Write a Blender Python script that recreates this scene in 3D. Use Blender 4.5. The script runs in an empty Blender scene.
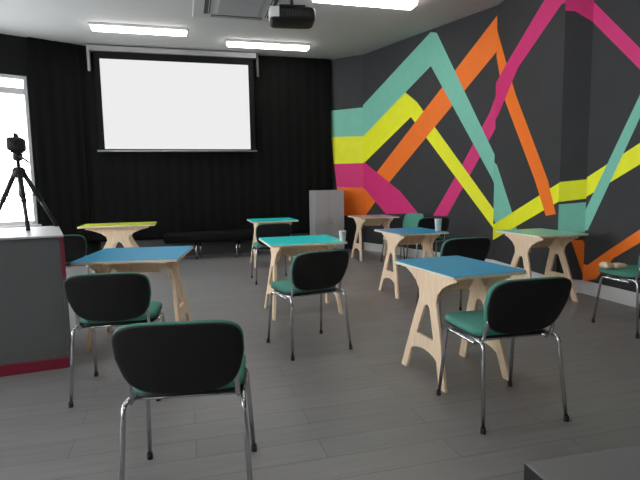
import bpy, bmesh, math, random
from mathutils import Vector, Matrix
random.seed(7)
C = bpy.context.scene.collection
PI = math.pi
sin, cos = math.sin, math.cos

# ------------------------------------------------------------------ materials
def lin(c):
    return tuple(((v/255)/12.92 if v/255 <= .04045 else ((v/255+.055)/1.055)**2.4) for v in c) + (1,)

def mat(name, rgb, rough=.5, metal=0.0, spec=.5, noise=0.0, nscale=8.0, bump=0.0, bscale=60.0, stretch=(1,1,1), coat=0.0):
    m = bpy.data.materials.new(name); m.use_nodes = True
    nt = m.node_tree; b = nt.nodes['Principled BSDF']
    col = lin(rgb)
    b.inputs['Roughness'].default_value = rough
    b.inputs['Metallic'].default_value = metal
    b.inputs['Specular IOR Level'].default_value = spec
    if coat: b.inputs['Coat Weight'].default_value = coat
    tc = nt.nodes.new('ShaderNodeTexCoord'); mp = nt.nodes.new('ShaderNodeMapping')
    mp.inputs['Scale'].default_value = stretch
    nt.links.new(tc.outputs['Object'], mp.inputs['Vector'])
    nz = nt.nodes.new('ShaderNodeTexNoise'); nz.inputs['Scale'].default_value = nscale; nz.inputs['Detail'].default_value = 4
    nt.links.new(mp.outputs['Vector'], nz.inputs['Vector'])
    rp = nt.nodes.new('ShaderNodeValToRGB')
    k = noise
    rp.color_ramp.elements[0].position = .3; rp.color_ramp.elements[1].position = .7
    rp.color_ramp.elements[0].color = tuple(v*(1-k) for v in col[:3]) + (1,)
    rp.color_ramp.elements[1].color = tuple(min(1, v*(1+k)) for v in col[:3]) + (1,)
    nt.links.new(nz.outputs['Fac'], rp.inputs['Fac'])
    nt.links.new(rp.outputs['Color'], b.inputs['Base Color'])
    if bump:
        n2 = nt.nodes.new('ShaderNodeTexNoise'); n2.inputs['Scale'].default_value = bscale
        nt.links.new(mp.outputs['Vector'], n2.inputs['Vector'])
        bp = nt.nodes.new('ShaderNodeBump'); bp.inputs['Strength'].default_value = bump; bp.inputs['Distance'].default_value = .01
        nt.links.new(n2.outputs['Fac'], bp.inputs['Height']); nt.links.new(bp.outputs['Normal'], b.inputs['Normal'])
    return m

def emit(name, rgb, s):
    m = bpy.data.materials.new(name); m.use_nodes = True
    nt = m.node_tree; nt.nodes.clear()
    e = nt.nodes.new('ShaderNodeEmission'); o = nt.nodes.new('ShaderNodeOutputMaterial')
    e.inputs['Color'].default_value = lin(rgb); e.inputs['Strength'].default_value = s
    nt.links.new(e.outputs[0], o.inputs['Surface'])
    return m

M = {}
M['wall'] = mat('charcoal_wall_paint', (56,56,58), .75, noise=.06, nscale=3, spec=.3)
M['black_wall'] = mat('black_wall_paint', (26,26,27), .9, noise=.05, nscale=3, spec=.15)
M['teal'] = mat('teal_wall_paint', (122,192,172), .6, noise=.03, spec=.3)
M['yellow'] = mat('yellow_wall_paint', (236,238,40), .6, noise=.03, spec=.3)
M['orange'] = mat('orange_wall_paint', (244,120,36), .6, noise=.03, spec=.3)
M['pink'] = mat('pink_wall_paint', (212,48,118), .6, noise=.03, spec=.3)
M['ceiling'] = mat('ceiling_paint', (178,178,178), .9, noise=.02, nscale=1.5, spec=.2)
M['pale_wall'] = mat('pale_wall_paint', (190,190,188), .85, noise=.02, spec=.2)
M['skirt'] = mat('skirting_paint', (215,215,215), .5, noise=.02)
M['dark_skirt'] = mat('dark_skirting_paint', (74,74,76), .55, noise=.05)
M['curtain'] = mat('black_curtain_cloth', (21,21,21), .95, noise=.08, nscale=20, spec=.1, stretch=(6,6,.4))
M['ply'] = mat('birch_plywood', (246,218,186), .5, noise=.10, nscale=9, stretch=(6,6,.7), spec=.4)
M['ply_edge'] = mat('plywood_edge', (232,214,188), .6, noise=.18, nscale=40, stretch=(.6,.6,9))
M['chrome'] = mat('chrome', (205,205,208), .16, 1.0, noise=.02)
M['green'] = mat('green_upholstery', (80,142,127), .9, noise=.12, nscale=90, bump=.15, bscale=300, spec=.25)
M['black_plastic'] = mat('black_plastic', (25,25,26), .5, noise=.06, nscale=40, bump=.06, bscale=220, spec=.35)
M['rubber'] = mat('black_rubber', (24,24,24), .7, noise=.05)
M['blue_top'] = mat('blue_laminate', (0,156,204), .36, noise=.04, nscale=3, spec=.4)
M['turq_top'] = mat('turquoise_laminate', (0,226,228), .34, noise=.04, nscale=3, spec=.55)
M['lime_top'] = mat('lime_laminate', (196,206,66), .35, noise=.05, nscale=3, spec=.4)
M['teal_top'] = mat('pale_teal_laminate', (140,222,204), .36, noise=.04, nscale=3, spec=.5)
M['grey_top'] = mat('pale_grey_laminate', (176,176,184), .25, noise=.04, nscale=3, spec=.5)
M['counter'] = mat('grey_counter_panel', (90,90,91), .55, noise=.05, nscale=4)
M['counter_top'] = mat('pale_counter_top', (178,178,180), .4, noise=.03)
M['red'] = mat('dark_red_trim', (120,16,42), .45, noise=.06)
M['cabinet'] = mat('grey_metal_cabinet', (168,168,170), .45, noise=.03, spec=.4)
M['cab_dark'] = mat('cabinet_dark_plinth', (40,40,42), .6)  # dark colour of the cabinet plinth
M['screen_case'] = mat('grey_screen_casing', (150,150,152), .4, noise=.03)
M['screen_black'] = mat('screen_black_border', (14,14,15), .8, noise=.03, spec=.2)
M['lit_screen'] = emit('lit_screen_surface', (235,235,235), .80)  # glow put into the screen material, standing in for light falling on it
M['white_plastic'] = mat('white_plastic', (225,225,222), .4, noise=.02)
M['lens'] = mat('dark_lens_glass', (20,22,28), .08, noise=.02, spec=.8)
M['dark_metal'] = mat('dark_grey_metal', (52,52,54), .4, .6, noise=.05)
M['lamp'] = emit('lamp_diffuser', (255,252,246), 12.0)
M['lamp_case'] = mat('white_lamp_casing', (225,225,225), .5, noise=.02)
M['ac_panel'] = mat('air_conditioner_panel', (160,160,161), .6, noise=.02)
M['ac_slot'] = mat('air_conditioner_slot', (44,44,46), .7, noise=.03)
M['frame'] = mat('window_frame_paint', (205,205,206), .5, noise=.02)
M['desk_top'] = mat('mid_grey_desk_top', (106,106,107), .45, noise=.06, nscale=5)
M['beige'] = mat('pale_beige_paper', (226,200,170), .8, noise=.08, nscale=14)

g = bpy.data.materials.new('clear_window_glass'); g.use_nodes = True
nt = g.node_tree; nt.nodes.clear()
o_ = nt.nodes.new('ShaderNodeOutputMaterial'); mx = nt.nodes.new('ShaderNodeMixShader'); tr = nt.nodes.new('ShaderNodeBsdfTransparent'); gl = nt.nodes.new('ShaderNodeBsdfGlossy')
gl.inputs['Roughness'].default_value = .02; mx.inputs['Fac'].default_value = .06
nt.links.new(tr.outputs[0], mx.inputs[1]); nt.links.new(gl.outputs[0], mx.inputs[2]); nt.links.new(mx.outputs[0], o_.inputs['Surface'])
M['glass'] = g

# dark plank floor: brick texture gives board joints, noise gives grain
f = bpy.data.materials.new('dark_plank_floor'); f.use_nodes = True
nt = f.node_tree; b = nt.nodes['Principled BSDF']
tc = nt.nodes.new('ShaderNodeTexCoord')
br = nt.nodes.new('ShaderNodeTexBrick'); br.inputs['Scale'].default_value = 1.0
br.inputs['Brick Width'].default_value = 1.2; br.inputs['Row Height'].default_value = .18
br.inputs['Mortar Size'].default_value = .003; br.inputs['Bias'].default_value = 0
br.inputs['Color1'].default_value = lin((134,132,132)); br.inputs['Color2'].default_value = lin((127,126,127)); br.inputs['Mortar'].default_value = lin((110,110,111))
nt.links.new(tc.outputs['Object'], br.inputs['Vector'])
mp = nt.nodes.new('ShaderNodeMapping'); mp.inputs['Scale'].default_value = (1.2, 14, 1)
nt.links.new(tc.outputs['Object'], mp.inputs['Vector'])
nz = nt.nodes.new('ShaderNodeTexNoise'); nz.inputs['Scale'].default_value = 2.2; nz.inputs['Detail'].default_value = 6
nt.links.new(mp.outputs['Vector'], nz.inputs['Vector'])
rp = nt.nodes.new('ShaderNodeValToRGB'); rp.color_ramp.elements[0].color = (.78,.78,.78,1); rp.color_ramp.elements[1].color = (1.15,1.15,1.15,1)
nt.links.new(nz.outputs['Fac'], rp.inputs['Fac'])
mm = nt.nodes.new('ShaderNodeMix'); mm.data_type = 'RGBA'; mm.blend_type = 'MULTIPLY'; mm.inputs['Factor'].default_value = 1
nt.links.new(br.outputs['Color'], mm.inputs['A']); nt.links.new(rp.outputs['Color'], mm.inputs['B'])
nt.links.new(mm.outputs['Result'], b.inputs['Base Color'])
b.inputs['Roughness'].default_value = .42; b.inputs['Specular IOR Level'].default_value = .4
M['floor'] = f

# ------------------------------------------------------------------ mesh helpers
def box(bm, lo, hi, mi=0, mtx=None):
    (x0,y0,z0),(x1,y1,z1) = lo, hi
    v = [bm.verts.new(p) for p in ((x0,y0,z0),(x1,y0,z0),(x1,y1,z0),(x0,y1,z0),(x0,y0,z1),(x1,y0,z1),(x1,y1,z1),(x0,y1,z1))]
    if mtx: 
        for q in v: q.co = mtx @ q.co
    for idx in ((3,2,1,0),(4,5,6,7),(0,1,5,4),(1,2,6,5),(2,3,7,6),(3,0,4,7)):
        bm.faces.new([v[i] for i in idx]).material_index = mi

def tube(bm, pts, r, seg=12, caps=True, mi=0):
    pts = [Vector(p) for p in pts]; rings = []
    rr = r if isinstance(r, (list, tuple)) else [r]*len(pts)
    ref = None
    for i, p in enumerate(pts):
        d = (pts[min(i+1, len(pts)-1)] - pts[max(i-1, 0)]).normalized()
        if ref is None:
            ref = d.orthogonal().normalized()
        ref = (ref - d*ref.dot(d)).normalized(); s = d.cross(ref)
        rings.append([bm.verts.new(p + (ref*cos(2*PI*k/seg) + s*sin(2*PI*k/seg))*rr[i]) for k in range(seg)])
    for a, c in zip(rings, rings[1:]):
        for k in range(seg):
            fc = bm.faces.new((a[k], a[(k+1)%seg], c[(k+1)%seg], c[k])); fc.smooth = True; fc.material_index = mi
    if caps:
        bm.faces.new(list(reversed(rings[0]))).material_index = mi; bm.faces.new(rings[-1]).material_index = mi

def bend(pts, r=.04, n=5):
    """round the inner corners of a polyline"""
    pts = [Vector(p) for p in pts]; out = [pts[0]]
    for a, p, c in zip(pts, pts[1:], pts[2:]):
        u = (a-p); v = (c-p); k = min(r, u.length*.48, v.length*.48); u.normalize(); v.normalize()
        s, e = p+u*k, p+v*k
        for i in range(n+1):
            t = i/n; out.append(s*(1-t)**2 + p*2*t*(1-t) + e*t*t)
    out.append(pts[-1]); return out

def lathe(bm, prof, seg=20, at=(0,0,0), mi=0):
    rings = [[bm.verts.new((at[0]+r*cos(2*PI*k/seg), at[1]+r*sin(2*PI*k/seg), at[2]+z)) for k in range(seg)] for r, z in prof]
    for a, c in zip(rings, rings[1:]):
        for k in range(seg):
            fc = bm.faces.new((a[k], a[(k+1)%seg], c[(k+1)%seg], c[k])); fc.smooth = True; fc.material_index = mi
    bm.faces.new(list(reversed(rings[0]))).material_index = mi; bm.faces.new(rings[-1]).material_index = mi

def fill_extrude(bm, loops, to3, depth, mi=0):
    """flat polygon with holes (2D loops) filled, mapped with to3(u, v, w) for w = 0..depth, closed"""
    tmp = bmesh.new(); es = []
    for lp in loops:
        vs = [tmp.verts.new((u, v, 0)) for u, v in lp]
        es += [tmp.edges.new((vs[i], vs[(i+1)%len(vs)])) for i in range(len(vs))]
    bmesh.ops.triangle_fill(tmp, edges=es, use_beauty=True, use_dissolve=False)
    tmp.verts.index_update()
    pts = [(v.co.x, v.co.y) for v in tmp.verts]
    tris = [[v.index for v in fc.verts] for fc in tmp.faces]
    tmp.free()
    A = [bm.verts.new(to3(u, v, 0)) for u, v in pts]; B = [bm.verts.new(to3(u, v, depth)) for u, v in pts]
    for t in tris:
        bm.faces.new([A[i] for i in t]).material_index = mi; bm.faces.new([B[i] for i in reversed(t)]).material_index = mi
    k = 0
    for lp in loops:
        n = len(lp)
        for i in range(n):
            a, c = k+i, k+(i+1)%n
            bm.faces.new((A[a], A[c], B[c], B[a])).material_index = mi
        k += n

def rrect(w, d, r, n=6):
    out = []
    for cx, cy, a0 in ((w/2-r, d/2-r, 0), (-w/2+r, d/2-r, PI/2), (-w/2+r, -d/2+r, PI), (w/2-r, -d/2+r, 1.5*PI)):
        for i in range(n+1):
            a = a0 + PI/2*i/n; out.append((cx+r*cos(a), cy+r*sin(a)))
    return out

def loft(bm, rings3, mi=0, cap=True):
    R_ = [[bm.verts.new(p) for p in r] for r in rings3]
    n = len(R_[0])
    for a, c in zip(R_, R_[1:]):
        for k in range(n):
            fc = bm.faces.new((a[k], a[(k+1)%n], c[(k+1)%n], c[k])); fc.smooth = True; fc.material_index = mi
    if cap:
        for fc in (bm.faces.new(list(reversed(R_[0]))), bm.faces.new(R_[-1])):
            fc.smooth = True; fc.material_index = mi

def obj(name, bm, mats, parent=None, bevel=0, label=None):
    bmesh.ops.recalc_face_normals(bm, faces=bm.faces)
    me = bpy.data.meshes.new(name); bm.to_mesh(me); bm.free()
    for m in (mats if isinstance(mats, (list, tuple)) else [mats]): me.materials.append(m)
    o = bpy.data.objects.new(name, me); C.objects.link(o)
    if parent: o.parent = parent
    if bevel:
        md = o.modifiers.new('bevel', 'BEVEL'); md.width = bevel; md.segments = 2; md.limit_method = 'ANGLE'; md.angle_limit = math.radians(50)
    if label: o['label'] = label
    return o

def tag(o, label, cat, group=None):
    o['label'] = label; o['category'] = cat
    if group: o['group'] = group
    return o

def thing(name, label, cat, loc=(0,0,0), rz=0, group=None):
    o = bpy.data.objects.new(name, None); C.objects.link(o)
    o.empty_display_size = .1
    o.location = loc; o.rotation_euler = (0,0,rz)
    return tag(o, label, cat, group)

def struct(name, bm, mats, parent=None, bevel=0):
    o = obj(name, bm, mats, parent, bevel)
    if not parent: o['kind'] = 'structure'
    return o

def dup(root, loc, rz, label, scale=(1,1,1)):
    r = root.copy(); C.objects.link(r); r.location = loc; r.rotation_euler = (0,0,rz); r.scale = scale; r['label'] = label
    for ch in list(root.children):
        c = ch.copy(); C.objects.link(c); c.parent = r
        for gch in list(ch.children):
            d = gch.copy(); C.objects.link(d); d.parent = c
    return r

# ------------------------------------------------------------------ the room
H = 3.75
E0=(2.9,9.8); K=(3.4,9.3); P=(4.35,6.4); Q=(4.17,4.87); R=(4.37,4.68); D1=(4.31,-3.0)
BL=(-1.55,9.72); CL=(-4.95,8.156); LR=(-4.95,-3.0); BR=(2.9,9.8)
plan = [BL, CL, LR, D1, R, Q, P, K, E0]

def slab(z0, z1):
    bm = bmesh.new()
    grow = [(BL[0]-.05,BL[1]+.2),(CL[0]-.2,CL[1]+.1),(LR[0]-.2,LR[1]-.2),(D1[0]+.3,D1[1]-.2),(R[0]+.3,R[1]),(P[0]+.25,P[1]+.1),(K[0]+.2,K[1]+.15),(E0[0]+.1,E0[1]+.2)]
    lo = [bm.verts.new((x,y,z0)) for x,y in grow]; hi = [bm.verts.new((x,y,z1)) for x,y in grow]
    bm.faces.new(lo); bm.faces.new(hi)
    n = len(grow)
    for i in range(n): bm.faces.new((lo[i],lo[(i+1)%n],hi[(i+1)%n],hi[i]))
    return bm
struct('floor', slab(-.12, 0), M['floor'])
struct('ceiling', slab(H, H+.12), M['ceiling'])

def wall_quad(bm, a, c, z0, z1, thick=.15, mi=0):
    """solid wall length a->c, thickened on the outer side"""
    a, c = Vector(a), Vector(c); t = (c-a).normalized(); n = Vector((-t.y, t.x))
    mid = (a+c)/2
    if (mid+n*.1 - Vector((.5,4))).length < (mid - Vector((.5,4))).length: n = -n
    p = [a, c, c+n*thick, a+n*thick]
    lo = [bm.verts.new((q.x,q.y,z0)) for q in p]; hi = [bm.verts.new((q.x,q.y,z1)) for q in p]
    for fc in (lo, hi, *[(lo[i],lo[(i+1)%4],hi[(i+1)%4],hi[i]) for i in range(4)]):
        bm.faces.new(fc).material_index = mi

def wall_with_holes(bm, a, c, z0, z1, holes, thick=.15):
    a, c = Vector(a), Vector(c); L = (c-a).length; t = (c-a)/L; n = Vector((-t.y, t.x)); mid = (a+c)/2
    if (mid+n*.1 - Vector((.5,4))).length < (mid - Vector((.5,4))).length: n = -n
    loops = [[(0,z0),(L,z0),(L,z1),(0,z1)]] + [[(u0,w0),(u1,w0),(u1,w1),(u0,w1)] for u0,u1,w0,w1 in holes]
    fill_extrude(bm, loops, lambda u,v,w: (a.x+t.x*u+n.x*w, a.y+t.y*u+n.y*w, v), thick)
    return a, t, n

# back wall and its dark skirting
bm = bmesh.new(); wall_quad(bm, (BL[0],BL[1]+.0), BR, 0, H); struct('wall_back', bm, M['black_wall'])
bm = bmesh.new(); wall_quad(bm, (-1.5,9.70), (2.85,9.775), 0, .34, .02); struct('baseboard_back', bm, M['dark_skirt'], bevel=.004)

# right wall with the painted zigzag mural
MURAL = [
  ('E','teal',[[0,2.765],[0.707,2.768],[0.707,2.222],[0.003,2.249],[0,2.275]]),
  ('E','yellow',[[0.003,2.249],[0.707,2.222],[0.707,1.704],[0.051,1.71]]),
  ('E','pink',[[0.051,1.71],[0.707,1.703],[0.707,1.223],[0.113,1.247]]),
  ('E','orange',[[0.113,1.247],[0.707,1.223],[0.707,0.687],[0.149,0.661]]),
  ('A','pink',[[1.849,0.746],[2.451,1.56],[2.954,2.297],[3.052,2.518],[3.052,2.05],[2.7,1.534],[2.156,0.758]]),
  ('A','yellow',[[0,2.252],[1.17,2.867],[1.464,2.655],[3.052,0.894],[3.052,0.619],[1.32,2.425],[0,1.695]]),
  ('A','orange',[[0,1.22],[0.006,1.22],[0.316,1.445],[3.042,3.605],[3.052,3.61],[3.052,3.121],[0.718,1.289],[0.371,0.971],[0.063,0.692],[0,0.686]]),
  ('A','pink',[[0,1.731],[0.013,1.724],[1.043,1.16],[1.498,0.783],[0.66,0.734],[0.038,1.2],[0,1.219]]),
  ('A','teal',[[0,2.806],[1.777,3.712],[1.908,3.664],[3.052,1.681],[3.052,1.269],[3.012,1.348],[1.782,3.18],[0,2.218]]),
  ('B','teal',[[0,1.568],[0.072,1.531],[0.567,0.8],[0.651,0.644],[0.2,0.549],[0,0.762]]),
  ('B','yellow',[[0,0.668],[1.541,1.268],[1.541,1.051],[0,0.441]]),
  ('B','orange',[[0,3.417],[0.053,3.317],[0.319,2.823],[0.542,2.426],[1.314,1.3],[1.492,0.903],[1.296,0.869],[1.041,1.304],[0.2,2.487],[0,3.05]]),
  ('B','pink',[[0,2.693],[0.05,2.72],[0.341,2.923],[1.179,3.448],[1.541,3.318],[1.541,3.245],[1.472,3.257],[0.575,2.765],[0.099,2.243],[0,2.168]]),
  ('C','pink',[[0,3.339],[0.276,3.287],[0.276,2.997],[0.094,3.142],[0,3.163]]),
  ('C','teal',[[0,1.017],[0.276,1.043],[0.276,0.702],[0,0.688]]),
  ('C','yellow',[[0,1.274],[0.276,1.299],[0.276,1.082],[0,1.047]]),
  ('C','orange',[[0.139,0.608],[0.261,0.613],[0.276,0.58],[0.276,0.204]]),
  ('D','pink',[[0,3.204],[1.251,1.894],[1.264,1.705],[0,2.993]]),
  ('D','yellow',[[0,1.32],[1.249,1.928],[1.262,1.722],[0,1.101]]),
  ('D','teal',[[1.18,2.981],[1.195,2.746],[0.651,1.888],[0.046,0.731],[0,0.719],[0,0.954],[0.638,2.111]]),
  ('D','orange',[[0,0.334],[0.066,0.335],[0.349,0.54],[1.298,1.185],[1.308,1.027],[0.418,0.463],[0.189,0.196],[0,0.133]]),
]

FAC = {'E':(E0,K),'A':(K,P),'B':(P,Q),'C':(Q,R),'D':(R,D1)}
bm = bmesh.new()
outer = [(p[0]+.2, p[1]+(.15 if p in (E0,K) else 0)) for p in (E0,K,P,Q,R,D1)]
inner = [E0,K,P,Q,R,D1]
lo = [[bm.verts.new((x,y,z)) for x,y in inner] for z in (0,H)]; ou = [[bm.verts.new((x,y,z)) for x,y in outer] for z in (0,H)]
for i in range(5):
    bm.faces.new((lo[0][i],lo[0][i+1],lo[1][i+1],lo[1][i])); bm.faces.new((ou[0][i],ou[0][i+1],ou[1][i+1],ou[1][i]))
    bm.faces.new((lo[0][i],lo[0][i+1],ou[0][i+1],ou[0][i])); bm.faces.new((lo[1][i],lo[1][i+1],ou[1][i+1],ou[1][i]))
for i in (0,5): bm.faces.new((lo[0][i],lo[1][i],ou[1][i],ou[0][i]))
bmesh.ops.recalc_face_normals(bm, faces=bm.faces)
slots = {'teal':1,'yellow':2,'orange':3,'pink':4}
from mathutils.geometry import tessellate_polygon
count = {}
for fc, colr, poly in MURAL:
    layer = count[fc] = count.get(fc, 0) + 1
    a, c = Vector(FAC[fc][0]), Vector(FAC[fc][1]); t = (c-a).normalized(); n = Vector((t.y,-t.x))
    off = .0004 + .0008*layer
    vs = [bm.verts.new((a.x+t.x*u+n.x*off, a.y+t.y*u+n.y*off, z)) for u, z in poly]
    for tri in tessellate_polygon([[Vector((u,z,0)) for u,z in poly]]):
        try: bm.faces.new([vs[i] for i in tri]).material_index = slots[colr]
        except ValueError: pass
me = bpy.data.meshes.new('wall_right'); bm.to_mesh(me); bm.free()
for k in ('wall','teal','yellow','orange','pink'): me.materials.append(M[k])
o = bpy.data.objects.new('wall_right', me); C.objects.link(o); o['kind'] = 'structure'

bm = bmesh.new()
for a, c in ((K,P),(P,Q),(Q,R),(R,D1)):
    a, c = Vector(a), Vector(c); t = (c-a).normalized(); n = Vector((t.y,-t.x))
    p = [a+n*.002-t*.0, c+n*.002, c+n*.016, a+n*.016]
    l0 = [bm.verts.new((q.x,q.y,.001)) for q in p]; h0 = [bm.verts.new((q.x,q.y,.15)) for q in p]
    for q in (l0, h0, *[(l0[i],l0[(i+1)%4],h0[(i+1)%4],h0[i]) for i in range(4)]): bm.faces.new(q)
struct('baseboard_right', bm, M['skirt'])

# canted wall at the left of the screen, with the bright window
def window(idx, a, t, n, u0, u1, w0, w1, mull):
    root = bpy.data.objects.new('window_%d' % idx, None); C.objects.link(root); root['kind'] = 'structure'
    def P3(u, w, d): return (a.x+t.x*u+n.x*d, a.y+t.y*u+n.y*d, w)
    bm = bmesh.new()
    def bar(ua, ub, wa, wb, da=.03, db=.10):
        v = [bm.verts.new(P3(u,w,d)) for d in (da,db) for u,w in ((ua,wa),(ub,wa),(ub,wb),(ua,wb))]
        for q in ((0,1,2,3),(4,5,6,7),(0,1,5,4),(1,2,6,5),(2,3,7,6),(3,0,4,7)): bm.faces.new([v[i] for i in q])
    bar(u0,u0+.05,w0,w1); bar(u1-.05,u1,w0,w1); bar(u0+.05,u1-.05,w0,w0+.06); bar(u0+.05,u1-.05,w1-.06,w1)
    for m_ in mull: bar(m_-.025,m_+.025,w0+.06,w1-.06)
    bar(u0+.05,u1-.05,w1-.30,w1-.2)
    obj('window_frame', bm, M['frame'], root, .004)
    bm = bmesh.new()
    v = [bm.verts.new(P3(u,w,.07)) for u,w in ((u0+.04,w0+.04),(u1-.04,w0+.04),(u1-.04,w1-.04),(u0+.04,w1-.04))]; bm.faces.new(v)
    obj('window_pane', bm, M['glass'], root)
    bm = bmesh.new()
    v = [bm.verts.new(P3(u,w,d)) for d in (-.10,.03) for u,w in ((u0-.03,w0-.03),(u1+.03,w0-.03),(u1+.03,w0),(u0-.03,w0))]
    for q in ((0,1,2,3),(4,5,6,7),(0,1,5,4),(1,2,6,5),(2,3,7,6),(3,0,4,7)): bm.faces.new([v[i] for i in q])
    obj('window_sill', bm, M['frame'], root, .004)
bm = bmesh.new(); a,t,n = wall_with_holes(bm, BL, CL, 0, H, [(.93,3.1,.72,3.14)]); struct('wall_corner', bm, M['black_wall'])
window(1, a, t, n, .93, 3.1, .72, 3.14, [2.0])
bm = bmesh.new(); hs = [(.6,3.0,.9,3.1),(3.6,6.0,.9,3.1),(6.8,9.2,.9,3.1)]  # unseen left-wall windows, added to let more daylight in
a,t,n = wall_with_holes(bm, CL, LR, 0, H, hs); struct('wall_left', bm, M['pale_wall'])
for i, h_ in enumerate(hs): window(2+i, a, t, n, *h_, [(h_[0]+h_[1])/2])
bm = bmesh.new(); wall_quad(bm, LR, D1, 0, H); struct('wall_rear', bm, M['pale_wall'])

# black curtain along the back wall, turning the corner up to the window
def curtain():
    bm = bmesh.new(); path = []
    a = Vector((-2.36,9.347)); c = Vector((-1.56,9.715)); e = Vector((2.86,9.79))
    L1, L2 = (c-a).length, (e-c).length; N = 300
    for i in range(N+1):
        s = (L1+L2)*i/N
        p = a+(c-a)*(s/L1) if s < L1 else c+(e-c)*((s-L1)/L2)
        nn = Vector((.39,-.92)) if s < L1-.1 else Vector((.0,-1)); nn.normalize()
        w = .075 + .005*sin(s*2*PI/.19) + .003*sin(s*2*PI/.47)
        path.append(p+nn*w)
    zs = (.36, .40, 1.2, 2.2, 3.2, H-.012)
    front = [[bm.verts.new((p.x,p.y,z)) for p in path] for z in zs]
    for r0, r1 in zip(front, front[1:]):
        for i in range(N):
            fc = bm.faces.new((r0[i],r0[i+1],r1[i+1],r1[i])); fc.smooth = True
    o = obj('curtain', bm, M['curtain'])
    md = o.modifiers.new('thick', 'SOLIDIFY'); md.thickness = .006
    return o
tag(curtain(), 'plain black curtain covering the wall behind the projection screen', 'curtain')

# ------------------------------------------------------------------ projection screen
t_ = thing('projection_screen', 'lit white pull-down projection screen in front of black curtain', 'screen', (-.035,9.56,0))
bm = bmesh.new(); box(bm, (-1.43,-.06,3.64), (1.43,.05,3.73)); obj('screen_casing', bm, M['screen_case'], t_, .012)
for s in (-1,1):
    bm = bmesh.new(); box(bm, (s*1.445-.02,-.065,3.30), (s*1.445+.02,.05,3.735)); obj('end_bracket', bm, M['screen_case'] if s<0 else M['dark_metal'], t_, .006)
bm = bmesh.new(); box(bm, (-1.37,-.004,1.965), (1.37,.004,3.64)); sb = obj('screen_border', bm, M['screen_black'], t_)
bm = bmesh.new(); box(bm, (-1.275,-.007,1.985), (1.275,-.0045,3.52)); obj('screen_surface', bm, M['lit_screen'], t_)
bm = bmesh.new(); tube(bm, [(-1.40,0,1.952),(1.40,0,1.952)], .017); obj('bottom_bar', bm, M['screen_case'], t_)

# ------------------------------------------------------------------ ceiling lights
def lamp_thing(loc, size, label):
    L, W = size
    t = thing('ceiling_light', label, 'ceiling light', loc, 0, 'white strip ceiling lights')
    bm = bmesh.new(); box(bm, (-L/2,-W/2,-.035), (L/2,W/2,0)); obj('lamp_casing', bm, M['lamp_case'], t, .006)
    bm = bmesh.new(); box(bm, (-L/2+.02,-W/2+.02,-.085), (L/2-.02,W/2-.02,-.035)); obj('diffuser', bm, M['lamp'], t, .02)
    return t
lamp_thing((-.55,8.42,H), (1.42,.2), 'white strip ceiling light above the left half of the projection screen')
lamp_thing((1.52,8.88,H), (1.45,.2), 'white strip ceiling light between the projector and the screen')
lamp_thing((2.43,6.52,H), (1.45,.26), 'white strip ceiling light nearest the mural wall, cut by top of photo')
lamp_thing((-1.6,4.6,H), (1.45,.26), 'white strip ceiling light added out of view over the grey counter')  # from here on: unseen lights added to help light the room
lamp_thing((1.6,3.6,H), (1.45,.26), 'white strip ceiling light added out of view over the nearest tables')
lamp_thing((.2,.6,H), (1.45,.26), 'white strip ceiling light added out of view over the camera')

# ceiling air conditioner cassette
t_ = thing('air_conditioner', 'square grey ceiling air conditioner cassette beside the projector', 'air conditioner', (.84,7.12,H), 0)
bm = bmesh.new(); box(bm, (-.62,-.56,-.035), (.62,.56,0)); obj('panel', bm, M['ac_panel'], t_, .012)
bm = bmesh.new()
box(bm, (-.30,-.30,-.042), (.30,.30,-.036))
for k in range(14): box(bm, (-.28,-.28+k*.043,-.050), (.28,-.265+k*.043,-.042))
obj('intake_grille', bm, M['ac_panel'], t_)
for k in range(4):
    bm = bmesh.new(); mt = Matrix.Rotation(k*PI/2, 4, 'Z')
    box(bm, (-.36,.39,-.041), (.36,.47,-.0355), mtx=mt); obj('air_slot', bm, M['ac_slot'], t_)
    bm = bmesh.new(); box(bm, (-.35,.405,-.052), (.35,.413,-.042), mtx=mt @ Matrix.Rotation(.0,4,'X')); obj('slot_flap', bm, M['ac_panel'], t_)

# projector on a short ceiling pole
t_ = thing('projector', 'black projector hanging from the ceiling by a short pole', 'projector', (1.40,6.40,3.30), -.12)
bm = bmesh.new()
rings = []
for z, ins in ((0,.03),(.015,.008),(.04,0),(.12,0),(.15,.012),(.163,.04)):
    rings.append([(x,y,z) for x,y in rrect(.56-2*ins,.40-2*ins,.06)])
loft(bm, rings); obj('body', bm, M['black_plastic'], t_)
bm = bmesh.new(); box(bm, (-.282,-.215,.03), (-.17,-.12,.145)); box(bm, (-.29,-.17,.03), (-.279,.02,.14)); obj('end_cover', bm, M['white_plastic'], t_, .012, 'white end cover')
bm = bmesh.new()
for k in range(9): box(bm, (-.08+k*.034,-.206,.045), (-.063+k*.034,-.199,.115))
obj('rear_vent', bm, M['dark_metal'], t_)
bm = bmesh.new(); tube(bm, [(.12,.19,.08),(.12,.245,.08)], .05, 20); obj('lens', bm, M['lens'], t_)
bm = bmesh.new(); tube(bm, [(0,0,.20),(0,0,.448)], .022, 14); box(bm, (-.16,-.12,.188), (.16,.12,.2)); lathe(bm, [(.07,.43),(.07,.449)])
for sx in (-1,1):
    for sy in (-1,1): tube(bm, [(sx*.14,sy*.1,.155),(sx*.14,sy*.1,.19)], .008, 8)
obj('mount', bm, M['dark_metal'], t_)

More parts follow.
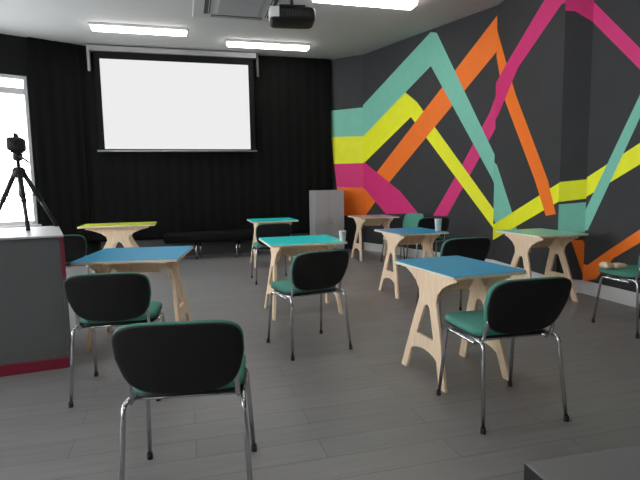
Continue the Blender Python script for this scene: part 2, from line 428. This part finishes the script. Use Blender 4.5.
# ------------------------------------------------------------------ chairs
def slab_cushion(w, d, z0, z1, r, dome, yo=.085):
    bm = bmesh.new(); hgt = z1-z0; rings = []
    for k, ins in ((0,.014),(.18,.003),(.5,0),(.8,.006),(.93,.018),(1,.04)):
        rings.append([(x,y+yo,z0+hgt*k) for x,y in rrect(w-2*ins,d-2*ins,max(.02,r-ins))])
    rings.append([(x,y+yo,z1+dome*.6) for x,y in rrect(w*.6,d*.6,r*.6)])
    rings.append([(x,y+yo,z1+dome) for x,y in rrect(w*.2,d*.2,r*.2)])
    loft(bm, rings); return bm

def back_outline(grow=0, n=72):
    """rounded back panel seen from behind: full-width top, belly at the bottom"""
    out = []
    for i in range(n):
        a = 2*PI*i/n; ca, sa = cos(a), sin(a)
        e = .40
        x = (.236+grow)*math.copysign(abs(ca)**e, ca); z = (.140+grow)*math.copysign(abs(sa)**e, sa)
        if z < 0: x *= 1-.13*(-z/.140); z -= .030*(1-(x/.236)**2)*(-z/.140)
        out.append((x, z))
    return out

def back_shell(y0, y1, grow, puff):
    """panel curved about the sitter, leaning back"""
    bm = bmesh.new(); rings = []
    def pt(x, z, y): 
        yy = y + .34*x*x - .38*z
        return (x, yy-.245, .66+z)
    layers = [(y0, .72), (y0-.0*puff, .93), (y0+(y1-y0)*.2, .985), (y0+(y1-y0)*.55, 1.0), (y0+(y1-y0)*.85, .985), (y1, .93), (y1+puff, .6), (y1+puff*1.2, .2)]
    layers.insert(0, (y0-.006, .3))
    for y, s in layers:
        rings.append([pt(x*s, z*s, y) for x, z in back_outline(grow)])
    loft(bm, rings); return bm

def make_chair(label, loc, rz):
    t = thing('stacking_chair', label, 'chair', loc, rz, 'green and black stacking chairs')
    obj('seat_cushion', slab_cushion(.45,.40,.466,.508,.075,.008), M['green'], t)
    bm = bmesh.new(); rings = []
    for z, ins in ((.445,.05),(.451,.02),(.465,.004)): rings.append([(x,y+.085,z) for x,y in rrect(.455-2*ins,.415-2*ins,.075)])
    loft(bm, rings); obj('seat_shell', bm, M['black_plastic'], t)
    obj('back_cushion', back_shell(.006,.036,.002,.010), M['green'], t)
    obj('back_shell', back_shell(-.010,.005,-.001,.0), M['black_plastic'], t)
    for s in (-1,1):
        # side frame tubes: rear leg, front leg, seat rail and the upright carrying the back
        bm = bmesh.new(); tube(bm, bend([(s*.222,.14,.454),(s*.226,-.185,.454),(s*.25,-.235,.012)], .035), .0105, 12)
        lg = obj('leg', bm, M['chrome'], t)
        bm = bmesh.new(); lathe(bm, [(.0135,0),(.0145,.004),(.0135,.03)], 12, (s*.2505,-.236,0)); obj('rubber_foot', bm, M['rubber'], lg)
        bm = bmesh.new(); tube(bm, bend([(s*.222,-.10,.433),(s*.226,.20,.433),(s*.246,.255,.012)], .035), .0105, 12)
        lg = obj('leg', bm, M['chrome'], t)
        bm = bmesh.new(); lathe(bm, [(.0135,0),(.0145,.004),(.0135,.03)], 12, (s*.2465,.2555,0)); obj('rubber_foot', bm, M['rubber'], lg)
        bm = bmesh.new(); tube(bm, bend([(s*.205,.08,.453),(s*.205,-.150,.453),(s*.203,-.166,.52),(s*.195,-.196,.60)], .05), .0095, 12)
        obj('back_upright', bm, M['chrome'], t)
    for yy in (-.06,.18):
        bm = bmesh.new(); tube(bm, [(-.222,yy,.434),(.222,yy,.434)], .009, 10); obj('cross_bar', bm, M['chrome'], t)
    return t

chairs = [
 ((-.01,2.11), -.15, 'nearest black-backed chair, its legs cut off by the bottom of the photo'),
 ((-.43,3.34), -.12, 'black-backed chair at the blue-topped table beside the grey counter'),
 ((.91,3.80), .22, 'chair at the bright turquoise table in the middle of the room'),
 ((1.68,2.38), -.02, 'chair at the nearest blue-topped table, its green seat showing past the back'),
 ((1.11,6.72), 0, 'far chair at the small turquoise table under the screen'),
 ((2.40,4.17), 0, 'chair behind the nearest blue table with only its black back showing'),
 ((3.48,6.78), -.1, 'far chair by the mural behind the second blue table'),
 ((3.77,3.38), -.05, 'chair cut by the right edge of photo, green seat against the mural wall'),
 ((-1.30,6.15), 0, 'chair in front of the lime table, half hidden by the red-trimmed counter end'),
 ((3.42,7.52), PI/2+.25, 'green-backed chair turned towards the camera beyond the pale grey table'),
]
first = None
for (x,y), rz, lab in chairs:
    if first is None: first = make_chair(lab, (x,y,0), rz)
    else: dup(first, (x,y,0), rz, lab)

# ------------------------------------------------------------------ plywood tables
TH = .74
def trestle_loops():
    # (u along the panel, z); wide head curving into two splayed legs, one cross bar
    right = [(.315,.716),(.315,.69),(.24,.665),(.165,.625),(.118,.575),(.105,.52),(.165,.36),(.285,0),(.212,0),(.160,.155)]
    arch = [(.12,.175),(.06,.188),(0,.192)]
    left = [(-u,z) for u,z in reversed(right)]
    outer = right + arch + [(-u,z) for u,z in reversed(arch[:-1])] + left
    hole = [(.108,.275),(.06,.275),(-.06,.275),(-.108,.275),(-.036,.465),(-.018,.485),(0,.49),(.018,.485),(.036,.465)]
    return [outer, hole]

def make_table(label, loc, rz, top_key):
    t = thing('plywood_table', label, 'table', loc, rz, 'plywood trestle tables')
    bm = bmesh.new()
    ol = rrect(.70,.76,.025,4)
    bmt = [bm.verts.new((x,y,TH-.022)) for x,y in ol]; tp = [bm.verts.new((x,y,TH-.003)) for x,y in ol]; t2 = [bm.verts.new((x,y,TH)) for x,y in rrect(.694,.754,.022,4)]
    n = len(ol); bm.faces.new(list(reversed(bmt)))
    for i in range(n):
        bm.faces.new((bmt[i],bmt[(i+1)%n],tp[(i+1)%n],tp[i])); bm.faces.new((tp[i],tp[(i+1)%n],t2[(i+1)%n],t2[i])).material_index = 1
    bm.faces.new(t2).material_index = 1
    obj('tabletop', bm, [M['ply_edge'], M[top_key]], t)
    for s in (-1,1):
        bm = bmesh.new()
        fill_extrude(bm, trestle_loops(), lambda u,v,w: (s*(.315-.075*v/.74) + (w-.012), u, v*.9995+.0003), .024)
        obj('trestle', bm, M['ply'], t, .002)
    # stretcher board below the top, flared at its ends
    bm = bmesh.new()
    lp = [(.24,.715),(.243,.66),(.20,.645),(.16,.60),(.14,.575),(-.14,.575),(-.16,.60),(-.20,.645),(-.243,.66),(-.24,.715)]
    fill_extrude(bm, [lp], lambda u,v,w: (u, w-.012, v), .024); obj('stretcher', bm, M['ply'], t, .002)
    # pair of flared end gussets, one across each trestle's near and far side
    for s in (-1,1):
        for e in (-1,1):
            bm = bmesh.new()
            x0 = s*.247
            gl_ = [(x0-.012*s,.54),(x0-.012*s-.02*s,.60),(x0-.07*s,.66),(x0-.115*s,.69),(x0-.12*s,.716),(x0-.013*s,.716)]
            fill_extrude(bm, [gl_], lambda u,v,w: (u, e*.10+(w-.009), v), .018); obj('gusset', bm, M['ply'], t, .0015)
    return t

tables = [
 ('blue_top', (1.72,2.95), .07, (.77,.98), 'nearest plywood table, blue top, by the chair with the green seat'),
 ('turq_top', (1.12,4.93), 0, (1.08,1.0), 'plywood table with bright turquoise top in the middle of the room'),
 ('blue_top', (-.40,4.45), -.15, (1.14,1.15), 'blue-topped plywood table beside the grey counter'),
 ('lime_top', (-1.0,8.3), PI/2, (1.0,1.42), 'plywood table with yellow-green top below the left end of the screen'),
 ('turq_top', (1.37,8.15), 0, (1.06,1.0), 'small far turquoise-topped table below the right end of the screen'),
 ('blue_top', (2.53,5.36), .03, (.88,.95), 'second blue-topped plywood table, standing along the mural behind the nearest one'),
 ('grey_top', (3.13,8.12), 0, (.98,.95), 'plywood table with pale grey top in front of the grey cabinet and mural'),
 ('teal_top', (3.71,4.60), .03, (.88,.95), 'plywood table with pale teal top against the painted wall bend'),
]
def recolour(root, key):
    top = [c for c in root.children if c.name.startswith('tabletop')][0]
    me = top.data.copy(); me.materials[1] = M[key]; top.data = me
first = None
for key, (x,y), rz, (sx,sy), lab in tables:
    if first is None:
        first = make_table(lab, (x,y,0), rz, key); first.scale = (sx,sy,1); fkey = key
    else:
        r = dup(first, (x,y,0), rz, lab, (sx,sy,1))
        if key != fkey: recolour(r, key)

# cups
def cup(loc, h, r, label):
    bm = bmesh.new(); lathe(bm, [(r*.78,0),(r*.8,.004),(r,h-.004),(r*1.05,h-.002),(r*1.05,h),(r*.95,h),(r*.75,.008)], 24)
    o = obj('cup', bm, M['white_plastic']); o.location = loc; tag(o, label, 'cup', 'white cups')
cup((1.46,4.60,TH+.001), .10, .035, 'white cup on the right end of the bright turquoise table')
cup((2.775,5.14,TH+.001), .14, .04, 'white cup on the right end of the second blue table')

# beige bundle lying on the seat by the right edge
bm = bmesh.new()
for (x0,y0,w,d,h_) in ((-.11,-.02,.085,.10,.05),(.0,-.03,.14,.11,.035)):
    rings = [[(x0+x,y0+y+.004*sin(9*x+k*7),z) for x,y in rrect(w-2*i_,d-2*i_,.02)] for k,(z,i_) in enumerate(((0,.006),(h_*.3,0),(h_*.75,.003),(h_,.016)))]
    loft(bm, rings)
o = obj('paper_bundle', bm, M['beige']); o.location = (3.66,3.56,.5175); tag(o, 'pale beige bundle lying on the green seat at the right edge of photo', 'bundle')

# ------------------------------------------------------------------ counter with the tripod on it
t_ = thing('reception_counter', 'long grey counter with pale top and dark red trim', 'counter', (-.845,3.88,0), math.radians(8))
K_ = .105                                   # the free end is cut slightly out of square
def prism(x0, off, y0, y1, z0, z1):
    bm = bmesh.new(); q = [(x0,y0),(off-K_*y0,y0),(off-K_*y1,y1),(x0,y1)]
    lo = [bm.verts.new((x,y,z0)) for x,y in q]; hi = [bm.verts.new((x,y,z1)) for x,y in q]
    for fc in (lo, hi, *[(lo[i],lo[(i+1)%4],hi[(i+1)%4],hi[i]) for i in range(4)]): bm.faces.new(fc)
    return bm
obj('body', prism(-3.0,-.022,.015,1.03,.02,.948), M['counter'], t_, .004)
obj('countertop', prism(-3.02,.004,-.01,1.06,.949,.965), M['counter_top'], t_, .004)
bm = bmesh.new(); q = [(-.021,.0),(.003,.0),(.003-K_*1.04,1.04),(-.021-K_*1.04,1.04)]
lo = [bm.verts.new((x,y,.66)) for x,y in q]; hi = [bm.verts.new((x,y,.948)) for x,y in q]
for fc in (lo, hi, *[(lo[i],lo[(i+1)%4],hi[(i+1)%4],hi[i]) for i in range(4)]): bm.faces.new(fc)
obj('end_panel', bm, M['red'], t_, .003, 'dark red upper end panel')
bm = bmesh.new()
lo = [bm.verts.new((x,y,0)) for x,y in q]; hi = [bm.verts.new((x,y,.659)) for x,y in q]
for fc in (lo, hi, *[(lo[i],lo[(i+1)%4],hi[(i+1)%4],hi[i]) for i in range(4)]): bm.faces.new(fc)
obj('end_board', bm, M['counter'], t_, .003)
bm = bmesh.new(); box(bm, (-3.01,-.012,.0), (-.022,.014,.075)); obj('plinth', bm, M['red'], t_, .003, 'dark red plinth strip')

tx, ty, tz = -1.31, 4.66, .966
t_ = thing('camera_tripod', 'dark grey tripod standing on the pale counter top', 'tripod', (tx,ty,tz), .12)
apex = .46
feet = [(.07,-.25), (.23,.13), (-.25,.10)]
for fx, fy in feet:
    bm = bmesh.new(); d = Vector((fx,fy,0)).normalized()
    top = Vector((d.x*.035,d.y*.035,apex)); ft = Vector((fx,fy,.014))
    tube(bm, [top, top.lerp(ft,.5)], .019, 10); tube(bm, [top.lerp(ft,.48), top.lerp(ft,.52)], .021, 10); tube(bm, [top.lerp(ft,.5), ft], .015, 10)
    lg = obj('leg', bm, M['dark_metal'], t_)
    bm = bmesh.new(); lathe(bm, [(.016,0),(.018,.006),(.014,.03)], 12, (fx,fy,0)); obj('rubber_foot', bm, M['rubber'], lg)
bm = bmesh.new(); lathe(bm, [(.03,apex-.04),(.05,apex-.02),(.05,apex+.03),(.028,apex+.05)], 18); obj('collar', bm, M['rubber'], t_)
bm = bmesh.new(); tube(bm, [(0,0,.26),(0,0,apex+.12)], .014, 12); obj('centre_column', bm, M['dark_metal'], t_)
bm = bmesh.new()
for fx, fy in feet:
    d = Vector((fx,fy,0)); top = Vector((d.normalized().x*.035,d.normalized().y*.035,apex)); mid = top.lerp(Vector((fx,fy,.014)),.42)
    tube(bm, [(0,0,.29), mid], .005, 8)
obj('spreader', bm, M['dark_metal'], t_)
bm = bmesh.new(); lathe(bm, [(.026,apex+.10),(.036,apex+.115),(.036,apex+.15),(.03,apex+.165)], 16); box(bm, (-.04,-.05,apex+.165), (.04,.05,apex+.178)); tube(bm, [(.02,-.03,apex+.14),(.10,-.17,apex+.08)], .008, 8)
obj('pan_head', bm, M['rubber'], t_)

t_ = thing('video_camera', 'small black video camera mounted on the tripod head', 'camera', (tx,ty,tz+apex+.179), .12)
bm = bmesh.new(); rings = []
for y_, s in ((-.09,.8),(-.08,1),(.05,1),(.07,.85)): rings.append([(x*s,y_,.052+z*s) for x,z in rrect(.12,.11,.025)])
loft(bm, rings); obj('body', bm, M['black_plastic'], t_)
bm = bmesh.new(); tube(bm, [(0,.065,.052),(0,.13,.052)], [.036,.040], 18); obj('lens', bm, M['lens'], t_)
bm = bmesh.new(); tube(bm, bend([(0,-.07,.098),(0,-.06,.135),(0,.05,.135),(0,.06,.098)], .03), .010, 8); obj('carry_handle', bm, M['black_plastic'], t_)
bm = bmesh.new(); box(bm, (.052,-.06,.018), (.062,.04,.086)); obj('flip_screen', bm, M['rubber'], t_, .004)
bm = bmesh.new(); tube(bm, [(.0,-.088,.07),(.0,-.125,.075)], .018, 12); obj('viewfinder', bm, M['rubber'], t_)

# ------------------------------------------------------------------ grey cabinet by the mural
t_ = thing('storage_cabinet', 'grey metal cabinet standing where the black curtain meets the mural', 'cabinet', (2.64,9.28,0))
bm = bmesh.new(); box(bm, (-.29,-.16,.06), (.29,.26,1.19)); obj('body', bm, M['cabinet'], t_, .006)
bm = bmesh.new(); box(bm, (-.265,-.14,0), (.265,.24,.06)); obj('plinth', bm, M['cab_dark'], t_)
for s in (-1,1):
    bm = bmesh.new(); box(bm, (min(0.002*s,s*.284),-.180,.075), (max(0.002*s,s*.284),-.162,1.178)); d_ = obj('door', bm, M['cabinet'], t_, .003)
    bm = bmesh.new(); tube(bm, bend([(s*.03,-.181,.55),(s*.03,-.205,.55),(s*.03,-.205,.67),(s*.03,-.181,.67)], .012), .006, 8); obj('handle', bm, M['chrome'], d_)

# black bench by the curtain
t_ = thing('bench', 'low black bench with chrome legs against the curtain below the screen', 'bench', (.56,9.33,0))
bm = bmesh.new(); rings = []
for z, ins in ((.31,.01),(.32,0),(.45,0),(.475,.015),(.48,.05)): rings.append([(x,y,z) for x,y in rrect(1.9-2*ins,.42-2*ins,.05)])
loft(bm, rings); obj('seat', bm, M['screen_black'], t_)
for sx in (-.36,.36):
    for sy in (-1,1):
        bm = bmesh.new(); tube(bm, [(sx+sy*.04,sy*.15,.31),(sx+sy*.04,sy*.16,.0)], .018, 12); obj('leg', bm, M['chrome'], t_)
bm = bmesh.new(); tube(bm, [(-.88,0,.30),(.88,0,.30)], .012, 8); obj('seat_rail', bm, M['dark_metal'], t_)

# desk whose corner shows at the foot of the photograph
t_ = thing('desk', 'grey desk with black edge, only its corner in the foot of the photo', 'desk', (.582,-.18,0), -.03)
bm = bmesh.new(); box(bm, (0,0,.685), (1.4,.965,.74)); 
for fc in bm.faces: fc.material_index = 1
bm.faces.ensure_lookup_table(); bm.faces[1].material_index = 0
obj('desktop', bm, [M['desk_top'], M['black_plastic']], t_, .003)
bm = bmesh.new(); box(bm, (.03,.03,.58), (1.37,.05,.684)); box(bm, (.03,.91,.58), (1.37,.93,.684)); box(bm, (.03,.051,.58), (.05,.909,.684)); box(bm, (1.35,.051,.58), (1.37,.909,.684)); obj('apron', bm, M['black_plastic'], t_)
for x_ in (.07,1.33):
    for y_ in (.07,.89):
        bm = bmesh.new(); tube(bm, [(x_,y_,.684),(x_,y_,.0)], .02, 12); obj('leg', bm, M['dark_metal'], t_)

# ------------------------------------------------------------------ daylight, camera, view
w = bpy.data.worlds.new('overcast_sky'); bpy.context.scene.world = w; w.use_nodes = True
bg = w.node_tree.nodes['Background']; bg.inputs['Color'].default_value = (.93,.97,1,1); bg.inputs['Strength'].default_value = SKY = 7.0

cam = bpy.data.cameras.new('camera'); co = bpy.data.objects.new('camera', cam); C.objects.link(co)
cam.sensor_fit = 'HORIZONTAL'; cam.sensor_width = 36; cam.lens = 500*36/640; cam.clip_start = .05
Pp, Rr, Yw = math.radians(6.2), math.radians(1.0), math.radians(15)
fw = Vector((sin(Yw)*cos(Pp), cos(Yw)*cos(Pp), -sin(Pp))); r0 = Vector((cos(Yw),-sin(Yw),0)); u0 = r0.cross(fw)
r = r0*cos(Rr)-u0*sin(Rr); u = r.cross(fw)
mw = Matrix(((r.x,u.x,-fw.x,0),(r.y,u.y,-fw.y,0),(r.z,u.z,-fw.z,1.28),(0,0,0,1)))
co.matrix_world = mw
sc = bpy.context.scene; sc.camera = co
sc.view_settings.view_transform = 'Standard'; sc.view_settings.look = 'None'; sc.view_settings.gamma = 1; sc.view_settings.use_curve_mapping = False
sc.view_settings.exposure = 0.35
sc.cycles.use_denoising = True
sc.cycles.max_bounces = 8; sc.cycles.diffuse_bounces = 5
